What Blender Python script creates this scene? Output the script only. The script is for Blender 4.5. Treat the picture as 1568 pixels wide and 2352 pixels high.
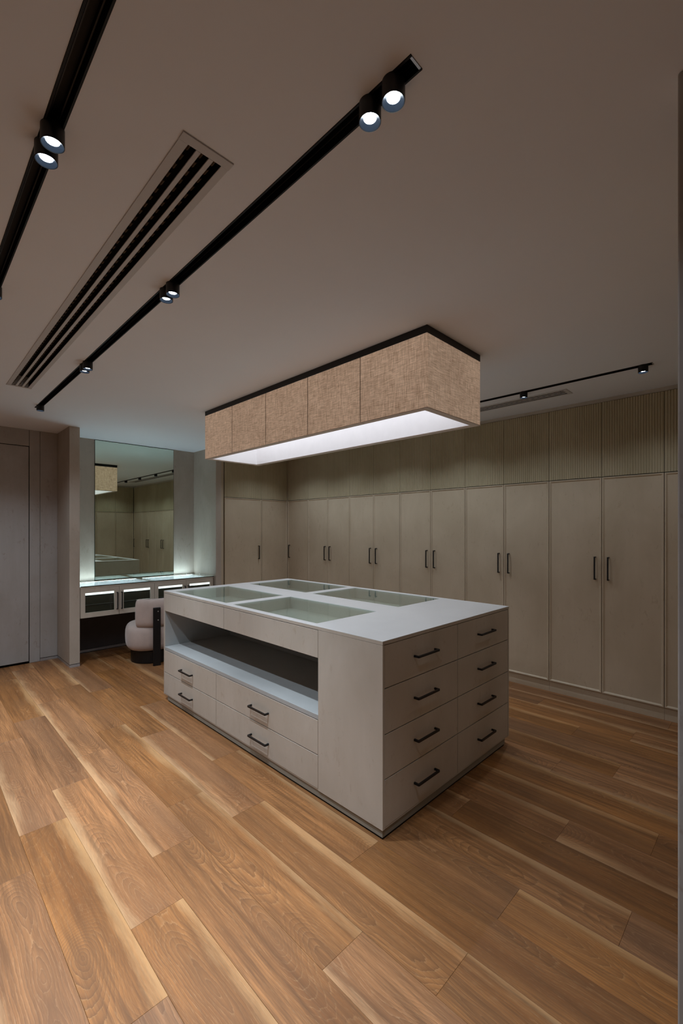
import bpy, bmesh, math, random
from mathutils import Vector, Matrix
for o in list(bpy.data.objects):
    bpy.data.objects.remove(o, do_unlink=True)
S = bpy.context.scene
COL = S.collection
random.seed(7)

# ------------------------------------------------------------------ camera, world, exposure
cam = bpy.data.cameras.new('camera')
camo = bpy.data.objects.new('camera', cam)
COL.objects.link(camo)
cam.sensor_fit = 'HORIZONTAL'
cam.sensor_width = 36.0
cam.lens = 23.105
cam.shift_y = 41.3 / 1568.0
cam.clip_start = 0.02
camo.location = (0, 0, 1.55)
camo.rotation_euler = (math.radians(90), 0, math.radians(45.06 - 90))
S.camera = camo
w = bpy.data.worlds.new('world')
S.world = w
w.use_nodes = True
w.node_tree.nodes['Background'].inputs[0].default_value = (0.5, 0.55, 0.62, 1)
w.node_tree.nodes['Background'].inputs[1].default_value = 0.0
S.view_settings.view_transform = 'Standard'
S.view_settings.look = 'None'
S.view_settings.gamma = 1.0
S.view_settings.use_curve_mapping = False
S.view_settings.exposure = 0.15

SPOT_W = 100.0          # each track spotlight, inner beam
SPOT_WW = 15.0         # its wide spill
SPOT_C = (0.77, 0.88, 1.0)
LAMP_E = 2.35           # LED board inside the fabric ceiling lamp
LAMP_C = (0.90, 0.93, 1.0)
VAN_E = 34.0           # light boxes in the dressing table
VAN_C = (0.68, 0.85, 1.0)

CE = 2.717             # ceiling height
WX = 4.375             # face of the long wardrobe run
LY = 5.617             # face of the far wardrobe unit
BY = 0.15              # face of the wardrobes behind the camera's right

# ------------------------------------------------------------------ material helpers
def new_mat(name):
    m = bpy.data.materials.new(name)
    m.use_nodes = True
    nt = m.node_tree
    nt.nodes.clear()
    out = nt.nodes.new('ShaderNodeOutputMaterial')
    return m, nt, out

def N(nt, typ, **kw):
    n = nt.nodes.new(typ)
    for k, v in kw.items():
        setattr(n, k, v)
    return n

def setin(n, **kw):
    for k, v in kw.items():
        n.inputs[k.replace('_', ' ')].default_value = v

def math_n(nt, op, a, b=None, c=None, clamp=False):
    n = nt.nodes.new('ShaderNodeMath')
    n.operation = op
    n.use_clamp = clamp
    for i, v in enumerate((a, b, c)):
        if v is None:
            continue
        if isinstance(v, (int, float)):
            n.inputs[i].default_value = v
        else:
            nt.links.new(v, n.inputs[i])
    return n.outputs[0]

def mix_c(nt, fac, a, b, blend='MIX'):
    n = nt.nodes.new('ShaderNodeMix')
    n.data_type = 'RGBA'
    n.blend_type = blend
    for i, v in ((0, fac), (6, a), (7, b)):
        if isinstance(v, (int, float)):
            n.inputs[i].default_value = v
        elif isinstance(v, tuple):
            n.inputs[i].default_value = (*v, 1) if len(v) == 3 else v
        else:
            nt.links.new(v, n.inputs[i])
    return n.outputs[2]

def ramp(nt, fac, stops):
    n = nt.nodes.new('ShaderNodeValToRGB')
    els = n.color_ramp.elements
    while len(els) < len(stops):
        els.new(0.5)
    for e, (p, c) in zip(els, stops):
        e.position = p
        e.color = (*c, 1) if isinstance(c, tuple) else (c, c, c, 1)
    nt.links.new(fac, n.inputs[0])
    return n.outputs[0]

def scaled(nt, vec, s, off=None):
    n = nt.nodes.new('ShaderNodeMapping')
    nt.links.new(vec, n.inputs[0])
    n.inputs['Scale'].default_value = s
    if off is not None:
        nt.links.new(off, n.inputs['Location'])
    return n.outputs[0]

def noise(nt, vec, scale, detail=3.0, rough=0.5, dist=0.0):
    n = nt.nodes.new('ShaderNodeTexNoise')
    nt.links.new(vec, n.inputs['Vector'])
    setin(n, Scale=scale, Detail=detail, Roughness=rough, Distortion=dist)
    return n.outputs[0]

def principled(nt, out, base, rough=0.5, metal=0.0, spec=0.5):
    b = nt.nodes.new('ShaderNodeBsdfPrincipled')
    if isinstance(base, tuple):
        b.inputs['Base Color'].default_value = (*base, 1)
    else:
        nt.links.new(base, b.inputs['Base Color'])
    if isinstance(rough, (int, float)):
        b.inputs['Roughness'].default_value = rough
    else:
        nt.links.new(rough, b.inputs['Roughness'])
    b.inputs['Metallic'].default_value = metal
    b.inputs['Specular IOR Level'].default_value = spec
    nt.links.new(b.outputs[0], out.inputs[0])
    return b

def bump(nt, b, h, strength, dist=0.002):
    n = nt.nodes.new('ShaderNodeBump')
    n.inputs['Strength'].default_value = strength
    n.inputs['Distance'].default_value = dist
    nt.links.new(h, n.inputs['Height'])
    nt.links.new(n.outputs[0], b.inputs['Normal'])

def board_mat(name, base, dark, fleck=(0.30, 0.20, 0.12), rough=0.55, amt=1.0):
    """pale laminate with faint streaks and small brown flecks"""
    m, nt, out = new_mat(name)
    pos = N(nt, 'ShaderNodeNewGeometry').outputs['Position']
    streak = noise(nt, scaled(nt, pos, (26, 26, 2.2)), 1.0, 4, 0.6)
    cloud = noise(nt, scaled(nt, pos, (2.2, 2.2, 1.3)), 1.0, 4, 0.62, 0.4)
    fl = noise(nt, scaled(nt, pos, (30, 30, 14)), 1.0, 4, 0.7, 0.6)
    big = noise(nt, scaled(nt, pos, (3.5, 3.5, 2.0)), 1.0, 2, 0.5)
    fl = math_n(nt, 'ADD', math_n(nt, 'MULTIPLY', fl, 0.8), math_n(nt, 'MULTIPLY', big, 0.2))
    f1 = ramp(nt, cloud, [(0.38, 0.0), (0.66, 1.0)])
    c = mix_c(nt, f1, base, dark)
    f2 = ramp(nt, streak, [(0.35, 0.0), (0.75, 0.30 * amt)])
    c = mix_c(nt, f2, c, dark)
    f3 = ramp(nt, fl, [(0.58, 0.0), (0.68, 0.30 * amt)])
    c = mix_c(nt, f3, c, fleck)
    b = principled(nt, out, c, rough, 0, 0.35)
    bump(nt, b, streak, 0.06, 0.001)
    return m

def plain_mat(name, base, rough=0.5, metal=0.0, spec=0.5, var=0.06, sc=6.0, bmp=0.0):
    m, nt, out = new_mat(name)
    pos = N(nt, 'ShaderNodeNewGeometry').outputs['Position']
    n = noise(nt, pos, sc, 4, 0.6)
    lo = tuple(max(0, v * (1 - var)) for v in base)
    hi = tuple(min(1, v * (1 + var)) for v in base)
    c = ramp(nt, n, [(0.3, lo), (0.7, hi)])
    b = principled(nt, out, c, rough, metal, spec)
    if bmp:
        bump(nt, b, noise(nt, pos, sc * 30, 2, 0.5), bmp, 0.001)
    return m

def emit_mat(name, col, strength):
    m, nt, out = new_mat(name)
    e = nt.nodes.new('ShaderNodeEmission')
    e.inputs[0].default_value = (*col, 1)
    e.inputs[1].default_value = strength
    nt.links.new(e.outputs[0], out.inputs[0])
    return m

def glass_mat(name, tint, refl=1.0):
    m, nt, out = new_mat(name)
    t = nt.nodes.new('ShaderNodeBsdfTransparent')
    t.inputs[0].default_value = (*tint, 1)
    g = nt.nodes.new('ShaderNodeBsdfGlossy')
    g.inputs['Roughness'].default_value = 0.0
    g.inputs[0].default_value = (refl, refl, refl, 1)
    f = nt.nodes.new('ShaderNodeFresnel')
    geo = nt.nodes.new('ShaderNodeNewGeometry')
    ior = math_n(nt, 'ADD', math_n(nt, 'MULTIPLY', geo.outputs['Backfacing'], 1 / 1.5 - 1.5), 1.5)
    nt.links.new(ior, f.inputs[0])
    mx = nt.nodes.new('ShaderNodeMixShader')
    nt.links.new(f.outputs[0], mx.inputs[0])
    nt.links.new(t.outputs[0], mx.inputs[1])
    nt.links.new(g.outputs[0], mx.inputs[2])
    nt.links.new(mx.outputs[0], out.inputs[0])
    return m

def mirror_mat(name):
    m, nt, out = new_mat(name)
    principled(nt, out, (0.70, 0.80, 0.69), 0.0, 1.0)
    return m

def wood_mat(name):
    m, nt, out = new_mat(name)
    co = N(nt, 'ShaderNodeTexCoord').outputs['Object']
    rnd = N(nt, 'ShaderNodeObjectInfo').outputs['Random']
    wn = N(nt, 'ShaderNodeTexWhiteNoise', noise_dimensions='1D')
    nt.links.new(rnd, wn.inputs['W'])
    rs = N(nt, 'ShaderNodeSeparateColor')
    nt.links.new(wn.outputs['Color'], rs.inputs[0])
    r1, r2, r3 = rs.outputs[0], rs.outputs[1], rs.outputs[2]
    offv = N(nt, 'ShaderNodeCombineXYZ')
    nt.links.new(math_n(nt, 'MULTIPLY', r1, 61.0), offv.inputs[0])
    nt.links.new(math_n(nt, 'MULTIPLY', r2, 83.0), offv.inputs[1])
    nt.links.new(math_n(nt, 'MULTIPLY', r3, 47.0), offv.inputs[2])
    off = offv.outputs[0]
    sx = N(nt, 'ShaderNodeSeparateXYZ')
    nt.links.new(co, sx.inputs[0])
    X, Y = sx.outputs[0], sx.outputs[1]
    # log-cut geometry: distance of the cut plane to a wandering pith
    wob = noise(nt, scaled(nt, co, (1.0, 1.0, 1), off), 1.0, 2, 0.5)
    dep = noise(nt, scaled(nt, co, (1.5, 0.85, 1.7), off), 1.0, 2, 0.45)
    fine = noise(nt, scaled(nt, co, (14, 1.8, 1), off), 1.0, 5, 0.68)
    xc = math_n(nt, 'ADD', X, math_n(nt, 'MULTIPLY', math_n(nt, 'SUBTRACT', wob, 0.5), 0.22))
    xc = math_n(nt, 'ADD', xc, math_n(nt, 'MULTIPLY', math_n(nt, 'SUBTRACT', r1, 0.5), 0.13))
    zc = math_n(nt, 'MULTIPLY', math_n(nt, 'SUBTRACT', dep, 0.47), 0.80)
    rr = math_n(nt, 'SQRT', math_n(nt, 'ADD', math_n(nt, 'MULTIPLY', math_n(nt, 'MULTIPLY', xc, xc), 1.5),
                                   math_n(nt, 'MULTIPLY', zc, zc)))
    rr = math_n(nt, 'ADD', rr, math_n(nt, 'MULTIPLY', fine, 0.030))
    ph = math_n(nt, 'MULTIPLY', rr, 84.0)
    fr = math_n(nt, 'FRACT', ph)
    ring = math_n(nt, 'POWER', fr, 2.4)
    # soften: close the saw tooth
    edge = math_n(nt, 'SUBTRACT', 1.0, math_n(nt, 'SMOOTH_MIN', math_n(nt, 'MULTIPLY', fr, 6.0), 1.0, 0.2), clamp=True)
    ringv = ring
    # fibre streaks and pores
    fib = noise(nt, scaled(nt, co, (210, 7.0, 1), off), 1.0, 3, 0.7)
    stk = noise(nt, scaled(nt, co, (48, 1.5, 1), off), 1.0, 4, 0.65)
    por = noise(nt, scaled(nt, co, (520, 26.0, 1), off), 1.0, 2, 0.6)
    broad = noise(nt, scaled(nt, co, (9, 1.1, 1), off), 1.0, 3, 0.55)
    rmask = ramp(nt, noise(nt, scaled(nt, co, (5, 1.6, 3), off), 1.0, 2, 0.5), [(0.34, 0.25), (0.62, 0.95)])
    mid = mix_c(nt, ramp(nt, broad, [(0.30, 0.0), (0.68, 1.0)]), (0.200, 0.076, 0.022), (0.41, 0.176, 0.059))
    dark = (0.110, 0.045, 0.016)
    near = ramp(nt, rr, [(0.04, 1.0), (0.20, 0.22)])
    c = mix_c(nt, math_n(nt, 'MULTIPLY', math_n(nt, 'MULTIPLY', ringv, rmask), near), mid, dark)
    pale = math_n(nt, 'MULTIPLY', math_n(nt, 'MULTIPLY', edge, near), 0.45)
    c = mix_c(nt, pale, c, (0.56, 0.33, 0.16))
    c = mix_c(nt, ramp(nt, fib, [(0.40, 0.0), (0.68, 0.55)]), c, (0.15, 0.070, 0.028))
    c = mix_c(nt, ramp(nt, por, [(0.58, 0.0), (0.72, 0.30)]), c, (0.50, 0.31, 0.16))
    c = mix_c(nt, ramp(nt, stk, [(0.44, 0.0), (0.66, 0.70)]), c, (0.125, 0.052, 0.017))
    # heart colour close to the pith
    heart = ramp(nt, rr, [(0.02, 0.55), (0.11, 0.0)])
    c = mix_c(nt, heart, c, (0.19, 0.085, 0.033))
    # pale sapwood along one edge
    side = math_n(nt, 'SUBTRACT', math_n(nt, 'MULTIPLY', math_n(nt, 'GREATER_THAN', r2, 0.45), 2.0), 1.0)
    se = math_n(nt, 'ADD', math_n(nt, 'MULTIPLY', X, side),
                math_n(nt, 'MULTIPLY', math_n(nt, 'SUBTRACT', noise(nt, scaled(nt, co, (14, 1.9, 1), off), 1.0, 6, 0.66), 0.5), 0.16))
    sap = ramp(nt, se, [(0.055, 0.0), (0.105, 0.46)])
    sap = math_n(nt, 'MULTIPLY', sap, math_n(nt, 'GREATER_THAN', r3, 0.30))
    c = mix_c(nt, sap, c, (0.56, 0.34, 0.165))
    # plank to plank tone
    hs = N(nt, 'ShaderNodeHueSaturation')
    nt.links.new(c, hs.inputs['Color'])
    nt.links.new(math_n(nt, 'ADD', math_n(nt, 'MULTIPLY', r3, 0.26), 0.86), hs.inputs['Value'])
    nt.links.new(math_n(nt, 'ADD', math_n(nt, 'MULTIPLY', r2, 0.10), 0.96), hs.inputs['Saturation'])
    b = principled(nt, out, hs.outputs[0], 0.46, 0, 0.4)
    bump(nt, b, math_n(nt, 'ADD', fib, math_n(nt, 'MULTIPLY', ringv, -0.3)), 0.10, 0.0006)
    return m

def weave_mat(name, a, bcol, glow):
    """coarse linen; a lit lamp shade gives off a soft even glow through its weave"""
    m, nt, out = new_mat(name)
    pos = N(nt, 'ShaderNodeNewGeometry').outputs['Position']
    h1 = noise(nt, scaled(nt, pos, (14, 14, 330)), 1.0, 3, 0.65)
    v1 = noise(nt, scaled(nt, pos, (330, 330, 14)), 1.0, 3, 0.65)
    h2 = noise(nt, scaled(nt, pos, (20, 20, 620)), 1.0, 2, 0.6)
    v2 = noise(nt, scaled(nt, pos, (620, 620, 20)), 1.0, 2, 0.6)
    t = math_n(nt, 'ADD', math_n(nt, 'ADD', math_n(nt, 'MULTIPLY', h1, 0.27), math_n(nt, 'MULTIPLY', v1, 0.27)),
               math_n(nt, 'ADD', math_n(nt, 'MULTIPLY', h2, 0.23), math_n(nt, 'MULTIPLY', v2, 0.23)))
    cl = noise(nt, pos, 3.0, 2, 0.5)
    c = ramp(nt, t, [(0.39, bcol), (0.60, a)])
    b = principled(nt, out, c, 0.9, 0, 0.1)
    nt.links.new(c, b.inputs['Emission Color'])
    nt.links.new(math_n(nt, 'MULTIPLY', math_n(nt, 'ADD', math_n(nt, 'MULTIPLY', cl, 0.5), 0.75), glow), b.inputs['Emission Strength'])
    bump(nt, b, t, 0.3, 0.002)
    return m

def cloth_mat(name, a):
    m, nt, out = new_mat(name)
    pos = N(nt, 'ShaderNodeNewGeometry').outputs['Position']
    n = noise(nt, pos, 9, 4, 0.65)
    c = ramp(nt, n, [(0.3, tuple(v * 0.86 for v in a)), (0.7, a)])
    b = principled(nt, out, c, 0.95, 0, 0.1)
    b.inputs['Sheen Weight'].default_value = 0.4
    bump(nt, b, noise(nt, pos, 260, 3, 0.7), 0.25, 0.002)
    return m

def ceiling_mat():
    m, nt, out = new_mat('ceiling_paint')
    pos = N(nt, 'ShaderNodeNewGeometry').outputs['Position']
    n = noise(nt, pos, 0.9, 3, 0.5)
    c = ramp(nt, n, [(0.3, (0.80, 0.815, 0.865)), (0.7, (0.83, 0.845, 0.89))])
    b = principled(nt, out, c, 0.85, 0, 0.2)
    bump(nt, b, noise(nt, pos, 90, 2, 0.5), 0.04, 0.001)
    return m

M = {}
M['wood'] = wood_mat('oak_plank')
M['board'] = board_mat('pale_board', (0.56, 0.50, 0.425), (0.485, 0.425, 0.35))
M['wboard'] = board_mat('warm_lit_board', (0.585, 0.480, 0.350), (0.510, 0.412, 0.292))  # copy of the island laminate, warm bounce light put into its colour
M['fluted'] = board_mat('fluted_board', (0.50, 0.425, 0.285), (0.43, 0.36, 0.23), amt=0.6)
M['panel'] = board_mat('wall_board', (0.46, 0.44, 0.425), (0.38, 0.35, 0.32), fleck=(0.25, 0.17, 0.11), amt=1.3)
M['niche'] = board_mat('niche_board', (0.50, 0.435, 0.37), (0.42, 0.355, 0.29), fleck=(0.27, 0.19, 0.12), amt=1.2)
M['top'] = plain_mat('white_top', (0.66, 0.645, 0.63), 0.42, 0, 0.5, 0.03, 4)
M['liner'] = plain_mat('pale_lining', (0.60, 0.60, 0.57), 0.6, 0, 0.3, 0.03, 5)
M['inner'] = plain_mat('shelf_grey', (0.42, 0.43, 0.42), 0.5, 0, 0.4, 0.04, 5)
M['toe'] = plain_mat('plinth_board', (0.27, 0.24, 0.19), 0.6, 0, 0.3, 0.06, 8)
M['black'] = plain_mat('black_metal', (0.006, 0.006, 0.007), 0.42, 0.0, 0.4, 0.1, 20)
M['track'] = plain_mat('black_track', (0.004, 0.004, 0.005), 0.55, 0.0, 0.3, 0.1, 20)
M['dark'] = plain_mat('dark_gap', (0.012, 0.011, 0.010), 0.8, 0, 0.1, 0.1, 10)
M['olive'] = plain_mat('smoked_drawer', (0.020, 0.020, 0.012), 0.5, 0, 0.3, 0.1, 6)
M['under'] = plain_mat('shaded_board', (0.085, 0.078, 0.078), 0.6, 0, 0.3, 0.08, 6)
M['steel'] = plain_mat('brushed_skirting', (0.52, 0.53, 0.55), 0.35, 0.6, 0.5, 0.05, 14)
M['vent'] = plain_mat('vent_paint', (0.56, 0.54, 0.54), 0.5, 0, 0.4, 0.02, 6)
M['baffle'] = plain_mat('baffle_bronze', (0.16, 0.115, 0.075), 0.45, 0.3, 0.4, 0.2, 12)
M['ceil'] = ceiling_mat()
M['glass'] = glass_mat('green_glass', (0.90, 0.945, 0.915))
M['mirror'] = mirror_mat('mirror_silver')
M['edge'] = plain_mat('glass_edge', (0.02, 0.045, 0.04), 0.15, 0, 0.6, 0.1, 10)
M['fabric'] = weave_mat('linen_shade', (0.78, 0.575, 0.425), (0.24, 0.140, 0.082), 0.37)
M['seam'] = plain_mat('shade_seam', (0.14, 0.09, 0.055), 0.9, 0, 0.1, 0.1, 10)
M['rim'] = plain_mat('shade_rim', (0.62, 0.52, 0.44), 0.8, 0, 0.2, 0.05, 20, 0.1)
M['liner_lamp'] = plain_mat('shade_lining', (0.82, 0.80, 0.80), 0.9, 0, 0.1, 0.02, 12)
M['led'] = emit_mat('lamp_led', LAMP_C, LAMP_E)
M['spot_led'] = emit_mat('spot_led', (0.86, 0.94, 1.0), 15.0)
M['spot_in'] = plain_mat('spot_reflector', (0.035, 0.050, 0.075), 0.35, 0.3, 0.5, 0.05, 20)
M['van_led'] = emit_mat('table_led', VAN_C, VAN_E)
M['van_panel'] = emit_mat('table_light_panel', VAN_C, 2.0)
M['van_bar'] = emit_mat('table_light_bar', (0.92, 0.97, 1.0), 1.6)
M['cloth'] = cloth_mat('cream_upholstery', (0.56, 0.45, 0.40))
M['bolt'] = plain_mat('bolt_steel', (0.6, 0.6, 0.6), 0.3, 1.0, 0.5, 0.02, 20)

# ------------------------------------------------------------------ geometry helpers
def BM():
    return bmesh.new()

def box(bm, x0, x1, y0, y1, z0, z1):
    v = [bm.verts.new(p) for p in ((x0, y0, z0), (x1, y0, z0), (x1, y1, z0), (x0, y1, z0),
                                   (x0, y0, z1), (x1, y0, z1), (x1, y1, z1), (x0, y1, z1))]
    for f in ((3, 2, 1, 0), (4, 5, 6, 7), (0, 1, 5, 4), (1, 2, 6, 5), (2, 3, 7, 6), (3, 0, 4, 7)):
        bm.faces.new([v[i] for i in f])
    return v

def bbox(bm, x0, x1, y0, y1, z0, z1, r=0.001, seg=1):
    vs = box(bm, x0, x1, y0, y1, z0, z1)
    es = set()
    for v in vs:
        for e in v.link_edges:
            es.add(e)
    bmesh.ops.bevel(bm, geom=list(es), offset=r, segments=seg, affect='EDGES', profile=0.5)

def worig(o):
    p = Vector((0, 0, 0))
    while o is not None:
        p = p + Vector(o.location)
        o = o.parent
    return p

def obj(name, bm, mat, parent=None, loc=None, smooth=False, rotz=0.0):
    """bm in world coordinates (loc None) or local to loc"""
    if isinstance(bm, bpy.types.Mesh):
        me = bm
    else:
        bmesh.ops.recalc_face_normals(bm, faces=bm.faces)
        me = bpy.data.meshes.new(name)
        if loc is None:
            o0 = worig(parent)
            bmesh.ops.translate(bm, verts=bm.verts, vec=-o0)
        bm.to_mesh(me)
        bm.free()
        me.materials.append(mat)
        if smooth:
            for p in me.polygons:
                p.use_smooth = True
    o = bpy.data.objects.new(name, me)
    COL.objects.link(o)
    if parent:
        o.parent = parent
    if loc is not None:
        o.location = Vector(loc) - worig(parent)
        o.rotation_euler[2] = rotz
    return o

def thing(name, label, cat, loc, group=None):
    o = bpy.data.objects.new(name, None)
    o.empty_display_size = 0.1
    COL.objects.link(o)
    o.location = loc
    o['label'] = label
    o['category'] = cat
    if group:
        o['group'] = group
    return o

def struct(name, bm, mat, parent=None):
    o = obj(name, bm, mat, parent)
    if parent is None:
        o['kind'] = 'structure'
    return o

def xf(f, pts):
    return [f(*p) for p in pts]

def prism(bm, poly, f, t0, t1, order):
    """extrude 2D polygon poly between t0 and t1; f(u,d,z); order says which axes (a,b,t) are"""
    def P(a, b, t):
        d = dict(zip(order, (a, b, t)))
        return f(d['u'], d['d'], d['z'])
    A = [bm.verts.new(P(a, b, t0)) for a, b in poly]
    B = [bm.verts.new(P(a, b, t1)) for a, b in poly]
    n = len(poly)
    bm.faces.new(A)
    bm.faces.new(B[::-1])
    for i in range(n):
        bm.faces.new((A[i], B[i], B[(i + 1) % n], A[(i + 1) % n]))

def u_poly(L, proj, th, c=0.004):
    h = L / 2
    return [(-h, 0), (-h, proj - c), (-h + c, proj), (h - c, proj), (h, proj - c), (h, 0),
            (h - th, 0), (h - th, proj - th - c * 0.6), (h - th - c * 0.6, proj - th),
            (-h + th + c * 0.6, proj - th), (-h + th, proj - th - c * 0.6), (-h + th, 0)]

def handle_mesh(name, axis, face):
    """axis 'z' vertical bar or 'u' horizontal bar, face: mapping (u,d,z)->local xyz"""
    bm = BM()
    L = 0.206
    if axis == 'z':
        prism(bm, u_poly(L, 0.034, 0.0095), face, -0.0055, 0.0055, 'zdu')
    else:
        prism(bm, u_poly(L, 0.034, 0.0095), face, -0.0055, 0.0055, 'udz')
    bmesh.ops.recalc_face_normals(bm, faces=bm.faces)
    me = bpy.data.meshes.new(name)
    bm.to_mesh(me)
    bm.free()
    me.materials.append(M['black'])
    return me

fX = lambda u, d, z: (-d, u, z)       # surface facing -X, u = Y
fYm = lambda u, d, z: (u, -d, z)      # facing -Y, u = X
fYp = lambda u, d, z: (u, d, z)       # facing +Y
H = {('X', 'z'): handle_mesh('handle', 'z', fX), ('X', 'u'): handle_mesh('handle', 'u', fX),
     ('Ym', 'z'): handle_mesh('handle', 'z', fYm), ('Ym', 'u'): handle_mesh('handle', 'u', fYm),
     ('Yp', 'z'): handle_mesh('handle', 'z', fYp)}

def add_handle(kind, axis, parent, p):
    return obj('handle', H[(kind, axis)], None, parent, loc=p)

def ring_faces(bm, A, B):
    n = len(A)
    for i in range(n):
        bm.faces.new((A[i], A[(i + 1) % n], B[(i + 1) % n], B[i]))

def framed_door(bm, f, u0, u1, z0, z1, th=0.02, rim=0.009, slope=0.020, dep=0.009):
    """door leaf with a raised rim and a bevel falling to a flat field; d=0 is the face"""
    def rect(i, d):
        return [bm.verts.new(f(a, d, b)) for a, b in ((u0 + i, z0 + i), (u1 - i, z0 + i), (u1 - i, z1 - i), (u0 + i, z1 - i))]
    back = rect(0, -th)
    a = rect(0, -0.0015)
    b = rect(0.0015, 0)
    c = rect(rim, 0)
    d = rect(slope, -dep)
    bm.faces.new(back)
    for p, q in ((back, a), (a, b), (b, c), (c, d)):
        ring_faces(bm, p, q)
    bm.faces.new(d)

def fluted_door(bm, f, u0, u1, z0, z1, th=0.02, pitch=0.0195, dep=0.006):
    n = max(4, round((u1 - u0 - 0.006) / pitch))
    p = (u1 - u0 - 0.006) / n
    prof = [(u0, -th), (u0, -dep)]
    for i in range(n):
        a = u0 + 0.003 + i * p
        prof += [(a + p * 0.06, -dep), (a + p * 0.20, -dep * 0.25), (a + p * 0.5, 0), (a + p * 0.80, -dep * 0.25), (a + p * 0.94, -dep)]
    prof += [(u1, -dep), (u1, -th)]
    A = [bm.verts.new(f(a, d, z0)) for a, d in prof]
    B = [bm.verts.new(f(a, d, z1)) for a, d in prof]
    k = len(prof)
    for i in range(k):
        bm.faces.new((A[i], A[(i + 1) % k], B[(i + 1) % k], B[i]))
    # end caps as thin strips
    for V in (A, B):
        for i in range(1, k - 2):
            bm.faces.new((V[0], V[i], V[i + 1]))
        bm.faces.new((V[0], V[k - 2], V[k - 1]))

def lathe(bm, prof, c, seg=32, cap0=True, cap1=True):
    rings = []
    for r, z in prof:
        rings.append([bm.verts.new((c[0] + r * math.cos(2 * math.pi * i / seg), c[1] + r * math.sin(2 * math.pi * i / seg), c[2] + z)) for i in range(seg)])
    for a, b in zip(rings, rings[1:]):
        ring_faces(bm, a, b)
    if cap0:
        bm.faces.new(rings[0][::-1])
    if cap1:
        bm.faces.new(rings[-1])
    return rings

# ------------------------------------------------------------------ setting: floor of planks
XL, XR, YB, YF = -1.478, 4.985, -2.0, 6.225
bm = BM()
box(bm, XL, 5.08, YB - 0.1, 6.32, -0.12, -0.0105)
floor = struct('floor', bm, M['dark'])
PW, PL = 0.21, 1.28
phase = {-2: 4.0, -1: 2.72, 0: 1.78, 1: 2.10, 2: 2.42, 3: 2.09, 4: 1.415, 5: 0.797, 6: 0.427, 7: 1.26, 8: 0.795, 9: 0.438,
         11: 1.045, 12: 0.745, 15: 0.785, -3: 2.41, 10: 0.15, 13: 0.30, 14: 1.12, 16: 0.25, 17: 0.62}
phase[-1] = 1.44
phase[-2] = 2.41
pcache = {}
def plank_mesh(wd, ln, y0):
    k = (round(wd, 3), round(ln, 3), round(y0, 3))
    if k not in pcache:
        b = BM()
        vs = box(b, -wd / 2, wd / 2, y0, y0 + ln, -0.010, 0)
        top = [e for e in b.edges if all(v.co.z > -0.001 for v in e.verts)]
        bmesh.ops.bevel(b, geom=top, offset=0.0006, segments=1, affect='EDGES')
        bmesh.ops.recalc_face_normals(b, faces=b.faces)
        me = bpy.data.meshes.new('plank')
        b.to_mesh(me)
        b.free()
        me.materials.append(M['wood'])
        pcache[k] = me
    return pcache[k]
for k in range(-10, 18):
    xa = 0.622 + PW * k
    xb = xa + PW
    ph = phase.get(k, (0.37 * k * 7) % PL)
    ylo = YB if xb < 1.40 else 0.16
    yhi = 6.178 if xb < 1.31 else 6.20
    if 5 <= 0 or xa > 3.08:
        yhi = 5.60
    ys = ph - PL * 6
    while ys < yhi:
        a, b_ = max(ys, ylo), min(ys + PL, yhi)
        if b_ - a > 0.03:
            me = plank_mesh(PW - 0.0006, b_ - a - 0.0006, a - ys - PL / 2)
            o = obj('plank', me, None, floor, loc=((xa + xb) / 2, ys + PL / 2, 0))
        ys += PL

# ------------------------------------------------------------------ ceiling with cut-outs
TR = [('track', 0.878, 0.929, 0.640, 5.020), ('track', 0.279, 0.331, -1.60, 5.020), ('track', 3.683, 3.733, 0.630, 5.020)]
VN = [(0.578, 0.743, 1.231, 4.377), (3.869, 4.029, 1.251, 4.390)]
holes = [(t[1], t[2], t[3], t[4]) for t in TR] + [(v[0] + 0.022, v[1] - 0.018, v[2] + 0.028, v[3] - 0.024) for v in VN]
xs = sorted(set([XL - 0.1, 5.08] + [h[0] for h in holes] + [h[1] for h in holes]))
ysl = sorted(set([YB - 0.1, 6.32] + [h[2] for h in holes] + [h[3] for h in holes]))
bm = BM()
vmap = {}
def cv(x, y, z):
    k = (round(x, 4), round(y, 4), z)
    if k not in vmap:
        vmap[k] = bm.verts.new((x, y, z))
    return vmap[k]
def solid(i, j):
    if i < 0 or j < 0 or i >= len(xs) - 1 or j >= len(ysl) - 1:
        return False
    mx, my = (xs[i] + xs[i + 1]) / 2, (ysl[j] + ysl[j + 1]) / 2
    return not any(h[0] < mx < h[1] and h[2] < my < h[3] for h in holes)
for i in range(len(xs) - 1):
    for j in range(len(ysl) - 1):
        if not solid(i, j):
            continue
        x0, x1, y0, y1 = xs[i], xs[i + 1], ysl[j], ysl[j + 1]
        bm.faces.new((cv(x0, y0, CE), cv(x0, y1, CE), cv(x1, y1, CE), cv(x1, y0, CE)))
        bm.faces.new((cv(x0, y0, 2.83), cv(x1, y0, 2.83), cv(x1, y1, 2.83), cv(x0, y1, 2.83)))
        for di, dj, p, q in ((-1, 0, (x0, y0), (x0, y1)), (1, 0, (x1, y1), (x1, y0)), (0, -1, (x1, y0), (x0, y0)), (0, 1, (x0, y1), (x1, y1))):
            if not solid(i + di, j + dj):
                bm.faces.new((cv(*p, CE), cv(*q, CE), cv(*q, 2.83), cv(*p, 2.83)))
struct('ceiling', bm, M['ceil'])

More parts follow.
